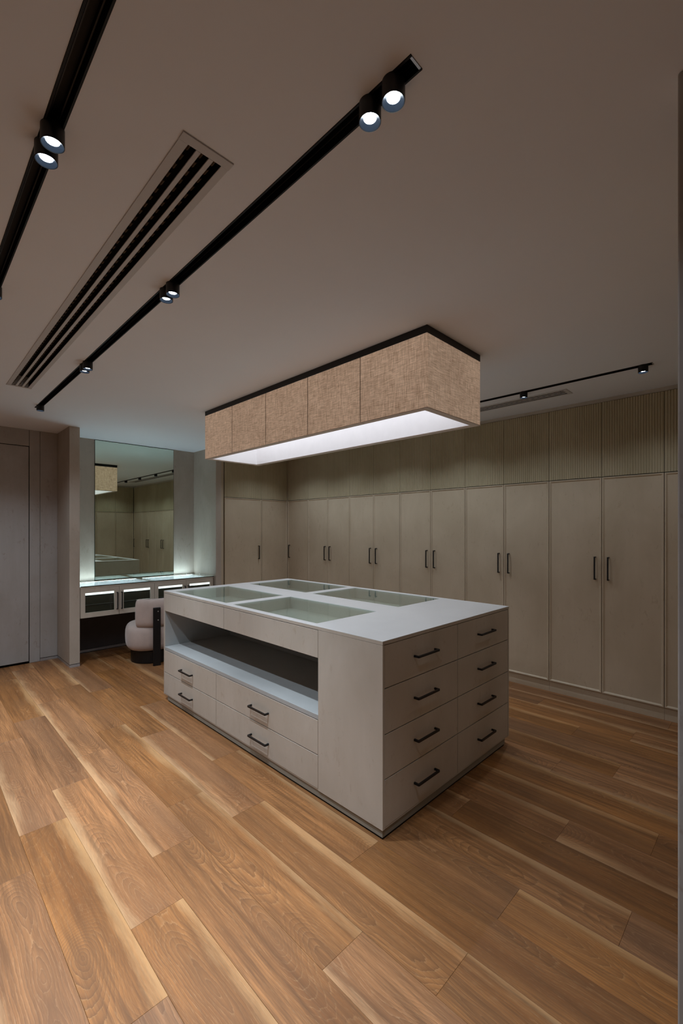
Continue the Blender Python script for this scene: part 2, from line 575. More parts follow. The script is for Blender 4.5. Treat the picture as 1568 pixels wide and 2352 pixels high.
# ------------------------------------------------------------------ walls
def wall(name, x0, x1, y0, y1, z0=-0.1, z1=CE, mat='panel'):
    bm = BM()
    box(bm, x0, x1, y0, y1, z0, z1)
    return struct(name, bm, M[mat])
wall('wall_left', XL - 0.1, XL, YB - 0.1, 6.32)
wall('wall_back', XL, 1.398, YB - 0.1, YB)
wall('wall_right', 4.985, 5.08, -0.55, 6.32)
wall('wall_rear', 1.50, 4.985, -0.55, -0.46)
wf = wall('wall_far', XL, 1.312, 6.212, 6.32, mat='dark')
for (a, b, z0, z1) in ((XL + 0.002, 0.088, 0.001, CE - 0.001), (0.092, 1.0305, 2.527, CE - 0.001),
                       (1.0345, 1.1355, 0.001, CE - 0.001), (1.139, 1.312, 0.036, CE - 0.001)):
    bm = BM()
    bbox(bm, a, b, 6.18, 6.211, z0, z1, 0.0008)
    obj('wall_panel', bm, M['panel'], wf)
# door
d = thing('door_1', '', '', (0.56, 6.195, 0))
del d['label']; del d['category']
d['kind'] = 'structure'
bm = BM()
bbox(bm, 0.098, 1.0265, 6.184, 6.211, 0.022, 2.5185, 0.001)
obj('door_leaf', bm, M['panel'], d)
bm = BM()
for z in (0.25, 1.25, 2.25):
    lathe(bm, [(0.006, -0.04), (0.006, 0.04)], (0.094, 6.186, z), 10)
obj('hinge', bm, M['dark'], d)

# column left of the niche
bm = BM()
bbox(bm, 1.313, 1.416, 5.634, 6.32, 0.036, CE - 0.0005, 0.0012)
bmc = bm
col = struct('column', bm, M['niche'])
bm = BM()
box(bm, 1.318, 1.412, 5.640, 6.21, 0.0305, 0.0355)
obj('reveal', bm, M['dark'], col)
bm = BM()
box(bm, 1.314, 1.4165, 5.634, 6.20, 0.0005, 0.0300)
obj('skirting', bm, M['steel'], col)
bm = BM()
box(bm, 1.138, 1.3125, 6.180, 6.205, 0.0305, 0.0355)
obj('reveal', bm, M['dark'], col)
bm = BM()
box(bm, 1.138, 1.3125, 6.178, 6.205, 0.0005, 0.0300)
tb = obj('baseboard_far', bm, M['steel'])
tb['kind'] = 'structure'

# mirror wall
MY = 6.235
wm = wall('wall_mirror', 1.417, 4.984, MY + 0.012, 6.32, mat='dark')
for (a, b, z0) in ((1.4175, 1.7325, 0.56), (2.7755, 3.082, 0.56)):
    bm = BM()
    box(bm, a, b, MY - 0.001, MY + 0.011, z0, CE - 0.001)
    obj('wall_panel', bm, M['niche'], wm)
bm = BM()
box(bm, 1.4175, 3.082, MY - 0.008, MY + 0.011, 0.036, 0.558)
obj('back_panel', bm, M['under'], wm)  # dark grey panel, its colour also holding the shade under the vanity
bm = BM()
box(bm, 1.4175, 3.082, MY - 0.014, MY + 0.008, 0.0005, 0.032)
o = obj('baseboard_mirror', bm, M['steel'])
o['kind'] = 'structure'
# niche right cheek
ck = wall('wall_cheek', 3.083, 3.164, 5.572, MY + 0.011, 0.0, mat='niche')
bm = BM()
box(bm, 3.1645, 3.243, 5.640, 5.70, 0.0, CE - 0.001)
obj('filler_strip', bm, M['wboard'], ck)

# partition end near the camera on the right
bm = BM()
bbox(bm, 1.398, 1.498, YB - 0.09, 0.186, -0.005, CE - 0.0005, 0.004, 2)
struct('wall_partition', bm, M['panel'])

# ------------------------------------------------------------------ wardrobes
def wardrobe(name, label, group, f, kind, seams, hnd, span=None, base_loc=None, ext=(0.0, 0.0), depth=0.60):
    """seams: door boundaries along u; hnd: per door 'lo','hi' or None = which edge the handle sits at"""
    u0, u1 = seams[0], seams[-1]
    um = (u0 + u1) / 2
    t = thing(name, label, 'wardrobe', f(um, -0.3, 0.0), group)
    g = 0.0021
    bm = BM()
    # carcass: back, sides, top, bottom, middle shelf
    a, b = u0 + 0.0008 - ext[0], u1 - 0.0008 + ext[1]
    def bx(u_0, u_1, d0, d1, z0, z1):
        p, q = f(u_0, d0, z0), f(u_1, d1, z1)
        box(bm, min(p[0], q[0]), max(p[0], q[0]), min(p[1], q[1]), max(p[1], q[1]), z0, z1)
    bx(a, b, -depth, -0.0235, 0.103, 2.682)
    obj('carcass', bm, M['under'], t)  # coloured dark to put deeper shade into the door gaps
    bm = BM()
    bx(a, b, -0.06, -0.015, 0.0005, 0.1015)
    obj('plinth', bm, M['wboard'], t)
    for i in range(len(seams) - 1):
        s0, s1 = seams[i] + g, seams[i + 1] - g
        bm = BM()
        framed_door(bm, f, s0, s1, 0.1045, 2.0165)
        dr = obj('door', bm, M['wboard'], t)
        if hnd[i]:
            hu = s0 + 0.050 if hnd[i] == 'lo' else s1 - 0.050
            add_handle(kind, 'z', dr, f(hu, -0.009, 1.209))
        bm = BM()
        fluted_door(bm, f, s0, s1, 2.0225, 2.680)
        obj('fluted_door', bm, M['fluted'], t)
    return t

FX = lambda u, d, z: (WX - d, u, z)
FL = lambda u, d, z: (u, LY - d, z)
FB = lambda u, d, z: (u, BY + d, z)
GR = 'tall beige wardrobes along the right wall'
wardrobe('wardrobe', 'single-door beige wardrobe cut by the dark partition edge at the right of the photo', GR, FX, 'X', [0.1535, 0.669], ['lo'])
wardrobe('wardrobe', 'beige double-door wardrobe with the largest doors, nearest the partition at the right', GR, FX, 'X', [0.669, 1.121, 1.570], ['hi', 'lo'])
wardrobe('wardrobe', 'beige double-door wardrobe rising directly right of the island\'s far corner', GR, FX, 'X', [1.570, 2.017, 2.458], ['hi', 'lo'])
wardrobe('wardrobe', 'beige double-door wardrobe below the near end of the fabric lamp, third pair from the right', GR, FX, 'X', [2.458, 2.904, 3.356], ['hi', 'lo'])
wardrobe('wardrobe', 'beige double-door wardrobe behind the middle of the island, second pair from the corner', GR, FX, 'X', [3.356, 3.791, 4.232], ['hi', 'lo'])
wardrobe('wardrobe', 'beige double-door wardrobe, first pair of doors out from the far corner', GR, FX, 'X', [4.232, 4.674, 5.115], ['hi', 'lo'])
wardrobe('wardrobe', 'narrow single-door beige wardrobe tucked into the far corner with its handle in the corner', GR, FX, 'X', [5.115, 5.6165], ['hi'])
t = wardrobe('wardrobe', 'beige wardrobe facing the camera between the vanity niche and the far corner', 'beige wardrobe in the far corner', FL, 'Ym', [3.246, 3.876, 4.374], ['hi', None], depth=0.59)
GB = 'beige wardrobes seen only in the mirror'
wardrobe('wardrobe', 'wardrobe by the corner of the rear wall, seen in the mirror', GB, FB, 'Yp', [3.47, 3.92, 4.371], [None, None])
wardrobe('wardrobe', 'middle wardrobe of the rear wall, seen in the mirror above the island', GB, FB, 'Yp', [2.57, 3.02, 3.47], ['hi', 'lo'])
wardrobe('wardrobe', 'wardrobe of the rear wall next to the partition, behind the lamp in the mirror', GB, FB, 'Yp', [1.67, 2.12, 2.57], ['hi', 'lo'])
bm = BM()
box(bm, WX + 0.010, WX + 0.06, 0.14, 5.625, 2.684, CE - 0.0005)
struct('trim_1', bm, M['board'])
bm = BM()
box(bm, 3.17, WX + 0.008, LY + 0.010, LY + 0.05, 2.684, CE - 0.0005)
struct('trim_2', bm, M['board'])
bm = BM()
box(bm, 1.50, WX + 0.008, BY - 0.05, BY - 0.010, 2.684, CE - 0.0005)
struct('trim_3', bm, M['board'])

bm = BM()
box(bm, WX - 0.0003, WX + 0.0230, LY + 0.0003, LY + 0.022, 0.10, 2.683)
struct('trim_4', bm, M['wboard'])

# ------------------------------------------------------------------ island
IX0, IX1, IY0, IY1, IZ = 1.683, 3.115, 1.397, 3.987, 0.995
HO = [(1.735, 2.280, 1.945, 2.885), (1.735, 2.280, 2.980, 3.868), (2.522, 3.062, 1.945, 2.885), (2.522, 3.062, 2.980, 3.868)]
isl = thing('display_island', 'large pale island with black bar handles and glass-inset top in the middle of the room', 'island',
            ((IX0 + IX1) / 2, (IY0 + IY1) / 2, 0))
bm = BM()
box(bm, IX0 + 0.007, IX1 - 0.055, IY0 + 0.007, IY1 - 0.07, 0.012, 0.0515)
obj('plinth', bm, M['toe'], isl)
bm = BM()
box(bm, IX0 + 0.012, IX1 - 0.060, IY0 + 0.012, IY1 - 0.075, 0.0005, 0.0115)
obj('shadow_gap', bm, M['dark'], isl)  # solid block under the plinth, the gap's shade is its dark colour
# carcass boards
def part(name, mat, *boxes, r=0.0008):
    bm = BM()
    for b in boxes:
        bbox(bm, *b, r)
    return obj(name, bm, M[mat], isl)
part('end_panel', 'board', (IX0, IX0 + 0.015, IY0, 1.877, 0.052, 0.975))
part('end_panel', 'board', (IX1 - 0.015, IX1, IY0, IY1, 0.052, 0.975))
part('end_panel', 'board', (IX0, IX1 - 0.016, IY1 - 0.016, IY1, 0.052, 0.975))
part('end_panel', 'board', (IX0 + 0.016, IX0 + 0.6, 1.858, 1.876, 0.052, 0.974))
part('bottom_board', 'board', (IX0 + 0.002, IX1 - 0.016, IY0 + 0.002, IY1 - 0.017, 0.052, 0.0600))
part('back_board', 'inner', (2.350, 2.366, 1.877, IY1 - 0.017, 0.061, 0.812))
part('back_board', 'board', (IX0 + 0.62, IX1 - 0.016, 1.858, 1.876, 0.061, 0.974))
part('shelf', 'inner', (IX0 + 0.0005, 2.349, 1.8775, IY1 - 0.0165, 0.459, 0.486))
part('side_lining', 'inner', (IX0 + 0.004, 2.349, IY1 - 0.0195, IY1 - 0.0165, 0.4865, 0.812))
part('side_lining', 'inner', (IX0 + 0.004, 2.349, 1.8765, 1.8785, 0.4865, 0.812))
# top slab with four cut-outs
xs2 = sorted(set([IX0, IX1] + [h[0] for h in HO] + [h[1] for h in HO]))
ys2 = sorted(set([IY0, IY1] + [h[2] for h in HO] + [h[3] for h in HO]))
bm = BM()
vm2 = {}
def tv(x, y, z):
    k = (round(x, 4), round(y, 4), z)
    if k not in vm2:
        vm2[k] = bm.verts.new((x, y, z))
    return vm2[k]
def sol2(i, j):
    if i < 0 or j < 0 or i >= len(xs2) - 1 or j >= len(ys2) - 1:
        return False
    mx, my = (xs2[i] + xs2[i + 1]) / 2, (ys2[j] + ys2[j + 1]) / 2
    return not any(h[0] < mx < h[1] and h[2] < my < h[3] for h in HO)
ZT = 0.9765
for i in range(len(xs2) - 1):
    for j in range(len(ys2) - 1):
        if not sol2(i, j):
            continue
        x0, x1, y0, y1 = xs2[i], xs2[i + 1], ys2[j], ys2[j + 1]
        bm.faces.new((tv(x0, y0, ZT), tv(x0, y1, ZT), tv(x1, y1, ZT), tv(x1, y0, ZT)))
        bm.faces.new((tv(x0, y0, IZ), tv(x1, y0, IZ), tv(x1, y1, IZ), tv(x0, y1, IZ)))
        for di, dj, p, q in ((-1, 0, (x0, y0), (x0, y1)), (1, 0, (x1, y1), (x1, y0)), (0, -1, (x1, y0), (x0, y0)), (0, 1, (x0, y1), (x1, y1))):
            if not sol2(i + di, j + dj):
                bm.faces.new((tv(*p, ZT), tv(*q, ZT), tv(*q, IZ), tv(*p, IZ)))
wt = obj('worktop', bm, M['top'], isl)
wt['label'] = 'smooth white top surface with four cut-outs'
bm = BM()
for (a, b, c, dd) in ((IX0 - 0.0006, IX0 - 0.0001, IY0, IY1), (IX1 + 0.0001, IX1 + 0.0006, IY0, IY1), (IX0, IX1, IY0 - 0.0006, IY0 - 0.0001), (IX0, IX1, IY1 + 0.0001, IY1 + 0.0006)):
    box(bm, a, b, c, dd, ZT, IZ - 0.0012)
obj('edge_band', bm, M['board'], wt)
for (x0, x1, y0, y1) in HO:
    # tray lining under each pane
    bm = BM()
    box(bm, x0 - 0.010, x1 + 0.010, y0 - 0.010, y1 + 0.010, 0.893, 0.899)
    tray = obj('display_tray', bm, M['liner'], isl)
    bm = BM()
    box(bm, x0 - 0.010, x0 - 0.002, y0 - 0.010, y1 + 0.010, 0.8995, 0.976)
    box(bm, x1 + 0.002, x1 + 0.010, y0 - 0.010, y1 + 0.010, 0.8995, 0.976)
    box(bm, x0 - 0.0015, x1 + 0.0015, y0 - 0.010, y0 - 0.002, 0.8995, 0.976)
    box(bm, x0 - 0.0015, x1 + 0.0015, y1 + 0.002, y1 + 0.010, 0.8995, 0.976)
    obj('tray_side', bm, M['liner'], tray)
    bm = BM()
    box(bm, x0 + 0.0008, x1 - 0.0008, y0 + 0.0008, y1 - 0.0008, 0.9855, 0.9920)
    gp = obj('glass_pane', bm, M['glass'], isl)
# apron panels
g = 0.0012
for (a, b) in ((1.8795, 2.9255), (2.9305, IY1 - 0.0180)):
    part('apron_panel', 'board', (IX0, IX0 + 0.018, a, b, 0.814, 0.9725))
# drawers, long side
for (a, b) in ((1.8795, 3.0375), (3.0425, IY1 - 0.0180)):
    for (z0, z1) in ((0.0610, 0.2525), (0.2575, 0.4545)):
        bm = BM()
        bbox(bm, IX0, IX0 + 0.018, a, b, z0, z1, 0.0008)
        dr = obj('drawer', bm, M['board'], isl)
        zc = 0.152 if z0 < 0.1 else 0.352
        add_handle('X', 'u', dr, (IX0, 2.459 if a < 2 else 3.522, zc))
# drawers, end
for (a, b) in ((IX0 + 0.0180, 2.3975), (2.4025, IX1 - 0.0180)):
    for (z0, z1) in ((0.0610, 0.2975), (0.3025, 0.5225), (0.5275, 0.7525), (0.7575, 0.9725)):
        bm = BM()
        bbox(bm, a, b, IY0 + 0.001, IY0 + 0.019, z0, z1, 0.0008)
        dr = obj('drawer', bm, M['board'], isl)
        add_handle('Ym', 'u', dr, ((a + b) / 2, IY0 + 0.001, (z0 + z1) / 2 + 0.004))

# ------------------------------------------------------------------ fabric ceiling lamp
LX0, LX1, LY0, LY1 = 2.099, 2.721, 1.416, 4.007
LZ0, LZ1 = 2.246, 2.672
lamp = thing('ceiling_lamp', 'long rectangular linen-covered ceiling lamp with a black top frame hanging over the island', 'lamp',
             ((LX0 + LX1) / 2, (LY0 + LY1) / 2, CE))
bm = BM()
bbox(bm, LX0, LX1, LY0, LY1, LZ1 + 0.0005, CE - 0.0005, 0.001)
obj('top_frame', bm, M['black'], lamp)
sy = [LY0, 1.931, 2.455, 2.983, 3.503, LY1]
T = 0.004
def panelbox(x0, x1, y0, y1):
    bm = BM()
    bbox(bm, x0, x1, y0, y1, LZ0 + 0.004, LZ1, 0.0012)
    obj('shade_panel', bm, M['fabric'], lamp)
for a, b in zip(sy, sy[1:]):
    panelbox(LX0, LX0 + T, a + 0.0012, b - 0.0012)
    panelbox(LX1 - T, LX1, a + 0.0012, b - 0.0012)
panelbox(LX0 + T + 0.001, LX1 - T - 0.001, LY0, LY0 + T)
panelbox(LX0 + T + 0.001, LX1 - T - 0.001, LY1 - T, LY1)
for y in sy[1:-1]:
    bm = BM()
    box(bm, LX0 + 0.001, LX0 + 0.003, y - 0.0040, y + 0.0040, LZ0 + 0.005, LZ1 - 0.001)
    bbox(bm, LX0 - 0.0012, LX0 - 0.0002, y - 0.0022, y + 0.0022, LZ0 + 0.005, LZ1 - 0.001, 0.0002)
    obj('shade_seam', bm, M['seam'], lamp)
bm = BM()
W_ = 0.046
for b in ((LX0, LX0 + W_, LY0, LY1), (LX1 - W_, LX1, LY0, LY1), (LX0 + W_, LX1 - W_, LY0, LY0 + W_), (LX0 + W_, LX1 - W_, LY1 - W_, LY1)):
    box(bm, b[0], b[1], b[2], b[3], LZ0, LZ0 + 0.0035)
obj('bottom_rim', bm, M['rim'], lamp)
bm = BM()
a = W_ + 0.002
for b in ((LX0 + a, LX0 + a + 0.003, LY0 + a, LY1 - a), (LX1 - a - 0.003, LX1 - a, LY0 + a, LY1 - a),
          (LX0 + a + 0.003, LX1 - a - 0.003, LY0 + a, LY0 + a + 0.003), (LX0 + a + 0.003, LX1 - a - 0.003, LY1 - a - 0.003, LY1 - a)):
    box(bm, b[0], b[1], b[2], b[3], LZ0 + 0.0036, LZ1 - 0.02)
obj('shade_lining', bm, M['liner_lamp'], lamp)
bm = BM()
box(bm, LX0 + a + 0.005, LX1 - a - 0.005, LY0 + a + 0.005, LY1 - a - 0.005, 2.640, 2.646)
obj('light_board', bm, M['led'], lamp)

# ------------------------------------------------------------------ tracks and spotlights
TL = ['black ceiling track just right of the long air vent, carrying most spotlights',
      'black ceiling track at the left edge, crossing the top left corner of the photo',
      'thin black ceiling track beyond the fabric lamp, parallel to the wardrobes']
for (n_, x0, x1, y0, y1), lb in zip(TR, TL):
    t = thing('lighting_track', lb, 'track', ((x0 + x1) / 2, (y0 + y1) / 2, CE), 'black ceiling tracks')
    g = 0.0008
    bm = BM()
    # U channel, open downwards
    box(bm, x0 + g, x1 - g, y0 + g, y1 - g, 2.755, 2.760)
    box(bm, x0 + g, x0 + 0.006, y0 + g, y1 - g, CE - 0.0025, 2.7545)
    box(bm, x1 - 0.006, x1 - g, y0 + g, y1 - g, CE - 0.0025, 2.7545)
    obj('channel', bm, M['track'], t)
    bm = BM()
    xm = (x0 + x1) / 2
    box(bm, xm - 0.014, xm - 0.011, y0 + 0.02, y1 - 0.02, 2.735, 2.7545)
    box(bm, xm + 0.011, xm + 0.014, y0 + 0.02, y1 - 0.02, 2.735, 2.7545)
    obj('conductor_rail', bm, M['black'], t)
    for yy in (y0 + g, y1 - g - 0.006):
        bm = BM()
        box(bm, x0 + 0.0065, x1 - 0.0065, yy, yy + 0.006, CE - 0.002, 2.7545)
        obj('end_cap', bm, M['track'] if yy > y0 + 1 else M['steel'], t)

def spot_parts():
    R, zb, zt = 0.0305, -0.050, 0.004
    b1 = BM()
    lathe(b1, [(0.0286, zb + 0.016), (0.0286, zb + 0.002), (0.0295, zb), (R, zb + 0.001), (R, zt - 0.001), (R - 0.002, zt), (0.002, zt)], (0, 0, 0), 40, False, True)
    # close inner wall
    b2 = BM()
    lathe(b2, [(0.0282, zb + 0.0015), (0.0240, zb + 0.008), (0.0180, zb + 0.0125), (0.0180, zb + 0.0135), (0.0290, zb + 0.0135)], (0, 0, 0), 40, False, False)
    b3 = BM()
    lathe(b3, [(0.0176, zb + 0.0115), (0.0176, zb + 0.0130)], (0, 0, 0), 32)
    b4 = BM()
    box(b4, -0.017, 0.017, -0.022, 0.022, zt + 0.0005, 0.030)
    out = []
    for b, m, s in ((b1, 'black', True), (b2, 'spot_in', True), (b3, 'spot_led', False), (b4, 'black', False)):
        bmesh.ops.recalc_face_normals(b, faces=b.faces)
        me = bpy.data.meshes.new('spot')
        b.to_mesh(me)
        b.free()
        me.materials.append(M[m])
        if s:
            for p in me.polygons:
                p.use_smooth = True
            me.set_sharp_from_angle(angle=math.radians(40))
        out.append(me)
    return out
SP = spot_parts()
spot_light = bpy.data.lights.new('spot_beam', 'SPOT')
spot_light.energy = SPOT_W
spot_light.color = SPOT_C
spot_light.spot_size = math.radians(60)
spot_light.spot_blend = 1.0
spot_light.shadow_soft_size = 0.012
spill_light = bpy.data.lights.new('spot_spill', 'SPOT')
spill_light.energy = SPOT_WW
spill_light.color = SPOT_C
spill_light.spot_size = math.radians(132)
spill_light.spot_blend = 0.7
spill_light.shadow_soft_size = 0.012
spots = [
    (0.9035, 0.714, 'bright spotlight nearest the tip of the central track, right one of its pair'),
    (0.9035, 0.795, 'bright spotlight near the tip of the central track, left one of its pair'),
    (0.9035, 2.040, 'small lit spotlight halfway along the central track, the right one of the pair'),
    (0.9035, 2.112, 'small lit spotlight halfway along the central track, the left one of the pair'),
    (0.9035, 3.402, 'small dark spotlight of the third pair down the central track, the right one'),
    (0.9035, 3.476, 'small dark spotlight of the third pair down the central track, the left one'),
    (0.9035, 4.900, 'single small spotlight at the far end of the central track'),
    (0.305, 1.492, 'upper black spotlight of the bright pair on the left track'),
    (0.305, 1.572, 'lower black spotlight of the bright pair on the left track'),
    (0.305, 2.660, 'spotlight on the left track just cut by the left edge of the photo'),
    (0.305, 3.900, 'second to last spotlight of the left track, outside the left edge of the photo'),
    (0.305, 4.900, 'spotlight at the far end of the left track, outside the left edge of the photo'),
    (3.708, 0.689, 'small spotlight at the right end of the track beyond the fabric lamp'),
    (3.708, 1.535, 'small spotlight on the far track above the second air vent'),
    (3.708, 2.390, 'spotlight on the far track hidden by the lamp, seen only in the mirror, left one'),
    (3.708, 3.270, 'spotlight on the far track hidden by the lamp, seen only in the mirror, middle one'),
    (3.708, 4.120, 'spotlight on the far track hidden by the lamp, at the right edge of the mirror'),
    (3.708, 4.900, 'spotlight at the far end of the far track, above the wardrobe corner behind the lamp'),
]
dim_lights = []
for lt, e in ((spot_light, 0.34), (spill_light, 0.90)):     # the far track runs dimmer
    c = lt.copy()
    c.energy = lt.energy * e
    dim_lights.append(c)
near_spill = spill_light.copy()
near_spill.energy = spill_light.energy * 0.3
near_beam = spot_light.copy()
near_beam.energy = spot_light.energy * 0.75
faint_lights = [c.copy() for c in dim_lights]              # the two fixtures at the right end glow only faintly
for c in faint_lights:
    c.energy *= 0.5
left_spill = spill_light.copy()
left_spill.energy = spill_light.energy * 1.4
for (x, y, lb) in spots:
    t = thing('spotlight', lb, 'spotlight', (x, y, 2.7165), 'cylinder spotlights on the ceiling tracks')
    obj('housing', SP[0], None, t, loc=(x, y, 2.7165))
    obj('reflector', SP[1], None, t, loc=(x, y, 2.7165))
    obj('lens', SP[2], None, t, loc=(x, y, 2.7165))
    obj('adapter', SP[3], None, t, loc=(x, y, 2.7165))
    for n_l, lt in enumerate((faint_lights if y < 2 else dim_lights) if x > 3 else (near_beam if y < 1 else spot_light, left_spill if x < 0.5 else near_spill if y < 1 else spill_light)):
        lo = bpy.data.objects.new(lt.name, lt)
        COL.objects.link(lo)
        lo.parent = t
        lo.location = (0, 0, -0.041 if n_l == 0 else -0.052)

# ------------------------------------------------------------------ linear air vents
VL = ['long white slotted air vent in the ceiling between the two left tracks', 'thin slotted air vent in the ceiling beyond the fabric lamp']
for (x0, x1, y0, y1), lb in zip(VN, VL):
    t = thing('air_vent', lb, 'air vent', ((x0 + x1) / 2, (y0 + y1) / 2, CE), 'slotted ceiling air vents')
    zf0, zf1 = CE - 0.0035, CE - 0.0003
    sl = [x0 + 0.029, x0 + 0.056, x0 + 0.071, x0 + 0.098, x0 + 0.113, x0 + 0.140]
    ya, yb = y0 + 0.033, y1 - 0.028
    for (a, b) in ((x0, sl[0]), (sl[5], x1)):
        bm = BM()
        bbox(bm, a, b, ya - 0.0004, yb, zf0, zf1, 0.0006)
        obj('side_flange', bm, M['vent'], t)
    for (a, b) in ((sl[1], sl[2]), (sl[3], sl[4])):
        bm = BM()
        bbox(bm, a, b, ya + 0.0005, yb - 0.0005, zf0, CE + 0.0005, 0.0006)
        obj('slot_bar', bm, M['vent'], t)
    for (a, b) in ((y0, ya - 0.001), (yb + 0.001, y1)):
        bm = BM()
        bbox(bm, x0 - 0.001, x1 + 0.001, a, b, zf0 - 0.001, zf1, 0.0006)
        obj('end_flange', bm, M['vent'], t)
    bm = BM()
    box(bm, x0 + 0.024, x1 - 0.020, y0 + 0.031, y1 - 0.027, 2.80, 2.805)
    box(bm, x0 + 0.0235, x0 + 0.0255, y0 + 0.031, y1 - 0.027, CE + 0.001, 2.7995)
    box(bm, x1 - 0.0215, x1 - 0.0195, y0 + 0.031, y1 - 0.027, CE + 0.001, 2.7995)
    obj('plenum', bm, M['dark'], t)
    bm = BM()
    n = 64
    for (a, b) in ((sl[0], sl[1]), (sl[2], sl[3]), (sl[4], sl[5])):
        for i in range(n):
            yc = ya + (i + 0.5) * (yb - ya) / n
            # curved deflector tab: three short plates
            xw = b - a - 0.004
            pts = [(a + 0.003, 0.020), (a + 0.003 + xw * 0.35, 0.008), (a + 0.003 + xw * 0.6, 0.013), (a + 0.003 + xw * 0.9, 0.030)]
            for (xa_, za), (xb_, zb_) in zip(pts, pts[1:]):
                V = [bm.verts.new(p) for p in ((xa_, yc - 0.012, CE + za), (xb_, yc - 0.012, CE + zb_), (xb_, yc + 0.012, CE + zb_), (xa_, yc + 0.012, CE + za),
                                               (xa_, yc - 0.012, CE + za + 0.0015), (xb_, yc - 0.012, CE + zb_ + 0.0015), (xb_, yc + 0.012, CE + zb_ + 0.0015), (xa_, yc + 0.012, CE + za + 0.0015))]
                for f in ((3, 2, 1, 0), (4, 5, 6, 7), (0, 1, 5, 4), (1, 2, 6, 5), (2, 3, 7, 6), (3, 0, 4, 7)):
                    bm.faces.new([V[i2] for i2 in f])
    o = obj('deflector_tabs', bm, M['baffle'], t)
    o['kind'] = 'stuff'

# ------------------------------------------------------------------ mirror
mr = thing('wall_mirror_glass', 'tall frameless mirror reaching the ceiling above the glass-topped vanity', 'mirror', (2.254, MY, 0.93))
mr.name = 'mirror'
bm = BM()
box(bm, 1.7355, 2.7725, MY - 0.0045, MY + 0.010, 0.906, CE - 0.006)
obj('mirror_edge', bm, M['edge'], mr)
bm = BM()
box(bm, 1.7385, 2.7695, MY - 0.0062, MY - 0.0047, 0.908, CE - 0.009)
obj('mirror_glass', bm, M['mirror'], mr)

# ------------------------------------------------------------------ vanity
VX0, VX1, VY0, VY1, VZ0, VZ1 = 1.4195, 3.0795, 5.622, MY - 0.010, 0.540, 0.902
van = thing('vanity', 'wall-hung pale vanity with four glass-fronted doors and a lit glass top in the niche', 'vanity', ((VX0 + VX1) / 2, (VY0 + VY1) / 2, VZ0))
def vp(name, mat, *bx, r=0.0008, parent=None):
    bm = BM()
    for b in bx:
        bbox(bm, *b, r)
    return obj(name, bm, M[mat], parent or van)
vs = [VX0 + 0.002, 1.832, 2.2525, 2.674, 3.071]
F0 = VY0 + 0.020
vp('side_panel', 'board', (VX0, VX0 + 0.016, F0, VY1, VZ0, 0.874))
vp('side_panel', 'board', (VX1 - 0.016, VX1, F0, VY1, VZ0, 0.874))
vp('bottom_panel', 'board', (VX0 + 0.017, VX1 - 0.017, F0, VY1, VZ0, VZ0 + 0.016))
vp('middle_panel', 'board', (2.243, 2.262, F0, VY1 - 0.01, VZ0 + 0.017, 0.874))
vp('back_panel', 'olive', (VX0 + 0.017, 2.242, VY1 - 0.010, VY1, VZ0 + 0.017, 0.874), (2.263, VX1 - 0.017, VY1 - 0.010, VY1, VZ0 + 0.017, 0.874))
vp('top_rail', 'board', (VX0, VX1, VY0, VY0 + 0.0195, 0.8775, 0.8965))
for (a, b) in ((VX0 + 0.018, 2.241), (2.264, VX1 - 0.018)):
    for z in (0.655, 0.765):
        vp('drawer_front', 'olive', (a, b, F0 + 0.045, F0 + 0.060, z - 0.085, z + 0.012))
        vp('runner_line', 'dark', (a, b, F0 + 0.040, F0 + 0.058, z + 0.0125, z + 0.020))  # black line of the drawer runner
vp('top_ledge', 'board', (VX0 + 0.001, VX1 - 0.001, VY0 + 0.0200, VY0 + 0.050, 0.8775, 0.8935), (VX0 + 0.001, VX1 - 0.001, VY1 - 0.045, VY1, 0.8775, 0.8935),
   (2.225, 2.300, VY0 + 0.051, VY1 - 0.046, 0.8775, 0.8935))
for (a, b) in ((VX0 + 0.025, 2.222), (2.303, VX1 - 0.06)):
    bm = BM()
    box(bm, a, b, VY0 + 0.053, VY1 - 0.076, 0.8785, 0.8915)
    obj('light_box', bm, M['van_panel'], van)
    bm = BM()
    box(bm, a, b, VY1 - 0.075, VY1 - 0.048, 0.8785, 0.8915)
    obj('light_strip', bm, M['van_led'], van)
bm = BM()
for (a, b) in ((1.470, 1.795), (1.870, 2.205), (2.300, 2.630), (2.715, 3.030)):
    box(bm, a - 0.004, b + 0.004, F0 + 0.004, F0 + 0.012, 0.796, 0.822)
obj('front_light_bar', bm, M['van_bar'], van)
bm = BM()
box(bm, VX0 - 0.001, VX1 + 0.001, VY0 - 0.003, VY1 - 0.001, 0.8972, 0.9050)
gt = obj('glass_top', bm, M['glass'], van)
gt['label'] = 'clear greenish glass sheet'
vp('glass_edge', 'edge', (VX0, VX1 - 0.002, VY0 - 0.0040, VY0 - 0.0032, 0.8968, 0.9050), r=0.0002)
wins = [(1.468, 1.779), (1.884, 2.203), (2.303, 2.625), (2.722, 3.021)]
hx = [1.807, 1.858, 2.650, 2.698]
for i in range(4):
    a, b = vs[i] + 0.0015, vs[i + 1] - 0.0015
    w0, w1 = wins[i]
    z0, z1, wz0, wz1 = VZ0 + 0.001, 0.8755, 0.597, 0.824
    bm = BM()
    bbox(bm, a, w0, VY0, VY0 + 0.0185, z0, z1, 0.0006)
    bbox(bm, w1, b, VY0, VY0 + 0.0185, z0, z1, 0.0006)
    box(bm, w0, w1, VY0, VY0 + 0.0185, z0, wz0)
    box(bm, w0, w1, VY0, VY0 + 0.0185, wz1, z1)
    dr = obj('door', bm, M['board'], van)
    bm = BM()
    box(bm, w0 + 0.0005, w1 - 0.0005, VY0 + 0.008, VY0 + 0.012, wz0 + 0.0005, wz1 - 0.0005)
    obj('glass_pane', bm, M['glass'], dr)
    add_handle('Ym', 'z', dr, (hx[i], VY0, 0.704))

